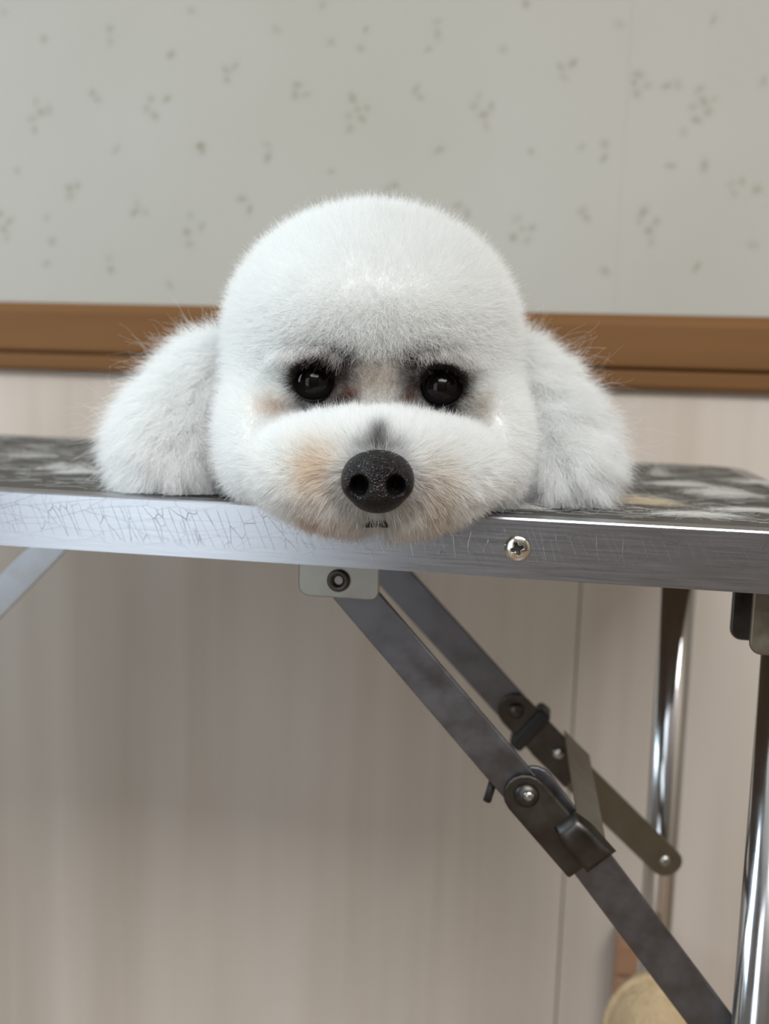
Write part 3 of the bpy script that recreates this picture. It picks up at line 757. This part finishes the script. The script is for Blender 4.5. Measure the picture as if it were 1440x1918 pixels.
# --- nose leather
def nose_sdf(p):
    q = lambda px, py, d: P3(px, py, d)
    d = ell(p, q(707, 888, .4330), (s(66, .43), s(46, .43), .0150))
    d = smin(d, ell(p, q(707, 922, .4330), (s(54, .43), s(40, .43), .0135)), .004)
    for sx_ in (-1, 1):
        d = smin(d, ell(p, q(707+sx_*46, 905, .4290), (s(22, .43), s(28, .43), .0085)), .003)
    for sx_ in (-1, 1):
        hole = ell(p, q(707+sx_*35, 909, .4185), (s(18, .42), s(20, .42), .012))
        slit = rcone(p, q(707+sx_*38, 925, .4195), q(707+sx_*61, 929, .4225), .0028, .0022)
        d = smax(d, -smin(hole, slit, .002), .0012)
    gro = rcone(p, q(707, 918, .4165), q(707, 968, .4220), .0012, .0016)
    return smax(d, -gro, .0012)
lo_, hi_ = NOSE-np.array([.021, .021, .015]), NOSE+np.array([.021, .021, .030])
f = grid_eval(nose_sdf, lo_, hi_, .00055); Vn, Qn = surface_nets(f, lo_, .00055)
M_nose, nt, b = mat('nose_leather', s2l(40, 37, 37), .38, Specular_IOR_Level=.30); v = coords(nt)
vo = N(nt, 'ShaderNodeTexVoronoi', feature='DISTANCE_TO_EDGE'); vo.inputs['Scale'].default_value = 850; nt.links.new(v, vo.inputs['Vector'])
nt.links.new(ramp(nt, noise(nt, v, 160, 3), [(.35, s2l(10, 9, 10)), (.75, s2l(24, 18, 17))]), b.inputs['Base Color'])
bump(nt, b, ramp(nt, vo.outputs['Distance'], [(0, g3(0)), (.3, g3(1))]), .6, .0005)
no = np_mesh('nose', to_world(Vn)-DL, Qn, M_nose, dog); no['label'] = 'black leathery nose with two nostrils'
# --- mouth: the dark lip line under the nose
dz = np.linspace(.42, .52, 400); pp = np.stack([P3(706, 981, d) for d in dz]); dm = dz[np.argmax(envelope(pp) < 0)]
bm = bmesh.new(); bmesh.ops.create_uvsphere(bm, u_segments=24, v_segments=14, radius=1)
for v_ in bm.verts:
    x, y, z = v_.co; y2 = y*s(9, dm)-abs(x)**1.5*s(7, dm)+s(3, dm)
    v_.co = Vector(to_world(P3(706, 981, dm)+np.array([x*s(24, dm), y2, z*.0030-.0032]))-DL)
from_bm('mouth', bm, M_nose, dog, True)
# --- eyes with dark lids
M_eye, nt, b = mat('eye', s2l(16, 12, 11), .06); b.inputs['IOR'].default_value = 1.36; b.inputs['Specular IOR Level'].default_value = .32
lyr = N(nt, 'ShaderNodeTexCoord'); gr = noise(nt, lyr.outputs['Object'], 180, 3)
nt.links.new(ramp(nt, gr, [(.3, s2l(6, 5, 5)), (.8, s2l(16, 11, 9))]), b.inputs['Base Color'])
M_lid, nt, b = mat('eyelid', s2l(8, 6, 6), .8); b.inputs['Specular IOR Level'].default_value = .04; bump(nt, b, noise(nt, coords(nt), 900, 3), .3, .0004)
for k, (E_, rad, rx, ry) in enumerate(((EYE[0]+[0, 0, .0080], .0100, 31, 27), (EYE[1]+[0, 0, .0080], .0100, 32, 29))):
    bm = bmesh.new(); bmesh.ops.create_uvsphere(bm, u_segments=40, v_segments=24, radius=rad)
    bmesh.ops.translate(bm, vec=Vector(to_world(E_)-DL), verts=bm.verts); eo = from_bm('eye', bm, M_eye, dog, True)
    # lid: an oval ring lying on the ball
    ns, nr = 48, 10; Vl = []; Fl = []
    for i in range(ns):
        a = 2*math.pi*i/ns; ca, sa = math.cos(a), math.sin(a)
        ex_, ey_ = s(rx, .47)*ca*1.03, s(ry, .47)*sa*1.03
        rr_ = min(math.hypot(ex_, ey_), rad*.98); zc = -math.sqrt(max(rad**2-rr_**2, 0))*.9
        for j in range(nr):
            bq = 2*math.pi*j/nr; t = .0017*(1+.5*max(0, sa))
            rad_ = np.array([ex_, ey_, 0])/max(1e-9, math.hypot(ex_, ey_))
            Vl.append(E_+np.array([ex_, ey_, zc])+rad_*t*1.2*math.cos(bq)+np.array([0, 0, 1])*t*math.sin(bq))
    for i in range(ns):
        for j in range(nr):
            i2, j2 = (i+1) % ns, (j+1) % nr; Fl.append((i*nr+j, i2*nr+j, i2*nr+j2, i*nr+j2))
    mesh('eyelid', to_world(np.array(Vl))-DL, Fl, M_lid, eo, True)

# ------------------------------------------------------------------ cut fur lying on the table
def tuft(name, px, py, L, wd, ang, n, m, label, hgt=.006):
    c = tt(px, py); c[2] = TT; W0 = F0+TX*c[0]+TY*c[1]; W0[2] = TT
    ca, sa = math.cos(ang), math.sin(ang); K = 6; t = np.linspace(-.5, .5, K)
    a = rng.normal(0, .45, n); off = rng.normal(0, .33, (n, 2)); ln_ = L*rng.uniform(.4, 1, n)
    ux = np.cos(ang+a)[:, None]*t*ln_[:, None]+(ca*off[:, 0]*L*.5-sa*off[:, 1]*wd)[:, None]
    uy = np.sin(ang+a)[:, None]*t*ln_[:, None]+(sa*off[:, 0]*L*.5+ca*off[:, 1]*wd)[:, None]
    bend = rng.normal(0, .12, n)[:, None]*ln_[:, None]*(t**2*4); ux = ux-np.sin(ang+a)[:, None]*bend; uy = uy+np.cos(ang+a)[:, None]*bend
    zz = np.abs(rng.normal(0, .4, n))[:, None]*hgt*(1-(2*t)**2*.8)*np.exp(-(off[:, 1]**2+off[:, 0]**2)*2)[:, None]+.0004+rng.random((n, 1))*.0012
    P = np.stack([ux, uy, zz], -1)
    Pw = P[..., :1]*TX+P[..., 1:2]*TY+np.array([0, 0, 1.])*P[..., 2:3]
    o = hair(name, Pw, .00005, m); o.location = W0
    return tag(o, label, 'fur tuft', 'tufts of cut fur on the table top')
TUFTS = [(1232, 893, .020, .010, 1.2, 260, M_clip, 'small upright white fur tuft near the far corner of the table', .014),
 (1278, 911, .040, .012, .05, 300, M_clip, 'long thin white fur wisp across the middle of the dark top', .004),
 (1350, 929, .042, .022, .3, 420, M_clip, 'largest white fur tuft at the right of the dark top', .007),
 (1405, 906, .030, .020, .1, 200, M_clip, 'white fur wisp near the right edge by the far side', .004),
 (1183, 944, .048, .014, -.15, 420, M_clip_cream, 'cream fur tuft beside the shaded ear', .006),
 (1300, 968, .040, .007, .1, 240, M_clip, 'short white fur wisp close behind the metal rail', .003),
 (1400, 960, .045, .008, .15, 200, M_clip, 'thin white fur wisp nearest the right edge of the picture', .003),
 (972, 955, .030, .008, 0, 200, M_clip, 'white fur wisp between the chin and the shaded ear', .004),
 (148, 888, .026, .010, .2, 300, M_clip, 'bright white fur tuft beside the brightly lit ear', .008),
 (112, 880, .020, .008, .8, 140, M_clip, 'tiny white fur tuft left of the bright one', .006),
 (62, 856, .040, .030, .4, 70, M_clip, 'sparse grey-white fur patch on the left of the dark top', .003)]
for i, (px, py, L, wd, ang, n, m, lab, hg) in enumerate(TUFTS): tuft('cut_fur_tuft', px, py, L, wd, ang, n//3, m, lab, hg)
# single hairs nobody could count
n = 1500; K = 5; cx = rng.uniform(TXL+.03, TXR-.02, n); cy = rng.uniform(.016, TYD-.03, n); a = rng.normal(0, .8, n); t = np.linspace(-.5, .5, K); L = rng.uniform(.008, .03, n)
bend = rng.normal(0, .25, n)[:, None]*L[:, None]*(4*t**2)
X = cx[:, None]+np.cos(a)[:, None]*t*L[:, None]-np.sin(a)[:, None]*bend; Y = cy[:, None]+np.sin(a)[:, None]*t*L[:, None]+np.cos(a)[:, None]*bend
Y = Y.clip(.014, TYD-.014); X = X.clip(TXL+.014, TXR-.014)
Pw = X[..., None]*TX+Y[..., None]*TY+np.array([0, 0, 1.])*(TT+.0004+rng.random((n, 1, 1))*.0008)
o = hair('cut_hairs', Pw+np.array([F0[0], F0[1], 0]), .00006, M_clip); tag(o, 'loose single white hairs scattered over the dark table top', 'hair', kind='stuff')

# ------------------------------------------------------------------ things on the floor by the wall
M_bw = wood('brown_block_wood', s2l(140, 104, 78), s2l(164, 126, 98), 0, .5, 40)
bx0 = onplane(1153, 1830, (0, 1, 0), (0, .985, 0)); bx1 = onplane(1236, 1830, (0, 1, 0), (0, .985, 0)); zt = onplane(1175, 1768, (0, 1, 0), (0, .985, 0))[2]; zm = onplane(1175, 1832, (0, 1, 0), (0, .985, 0))[2]
wbx = empty('wooden_box', ((bx0[0]+bx1[0])/2, .998, 0)); tag(wbx, 'narrow brown wooden box standing on the floor against the pale wall', 'box')
hw = (bx1[0]-bx0[0])/2
box('lid', (-hw, -.013, zm+.0015), (hw, .025, zt), M_bw, wbx, .002)
box('body', (-hw, -.013, 0), (hw, .025, zm-.0015), M_bw, wbx, .002)
box('seam', (-hw+.002, -.011, zm-.003), (hw-.002, .024, zm+.003), M_board, wbx)
M_plush, nt, b = mat('plush', rough=.95); v = coords(nt)
nt.links.new(ramp(nt, noise(nt, v, 60, 5, .7), [(.3, s2l(172, 148, 112)), (.7, s2l(200, 178, 142))]), b.inputs['Base Color']); bump(nt, b, noise(nt, v, 350, 4), .8, .003)
cc = tp(1244, 1831, .235); RB = .040
W0 = F0+TX*cc[0]+TY*cc[1]
cu_ = empty('plush_bolster', (W0[0], W0[1], 0)); tag(cu_, 'beige plush bolster cushion standing upright below the brace by the far leg', 'cushion')
prof = [(.0, 0), (.8*RB, 0), (.97*RB, .006), (RB, .02)] + [(RB*(1+.025*math.sin(9*k)), .02+(cc[2]-RB*1.1-.02)*k/10) for k in range(1, 11)] + [(RB*math.cos(a), cc[2]-RB*1.1+RB*1.1*math.sin(a)) for a in np.linspace(.15, math.pi/2, 9)]
lathe('pad', prof, (0, 0, 0), (0, 0, 1), M_plush, cu_, 36)
arc = [(-RB*1.0, 0, .02), (-RB*1.0, 0, (cc[2]-RB*1.1)*.5)] + [(-RB*1.0*math.cos(a), 0, cc[2]-RB*1.1+RB*1.1*math.sin(a)) for a in np.linspace(0, math.pi, 17)] + [(RB*1.0, 0, (cc[2]-RB*1.1)*.5), (RB*1.0, 0, .02)]
tube('piping', arc, .0035, M_plush, cu_, 10)
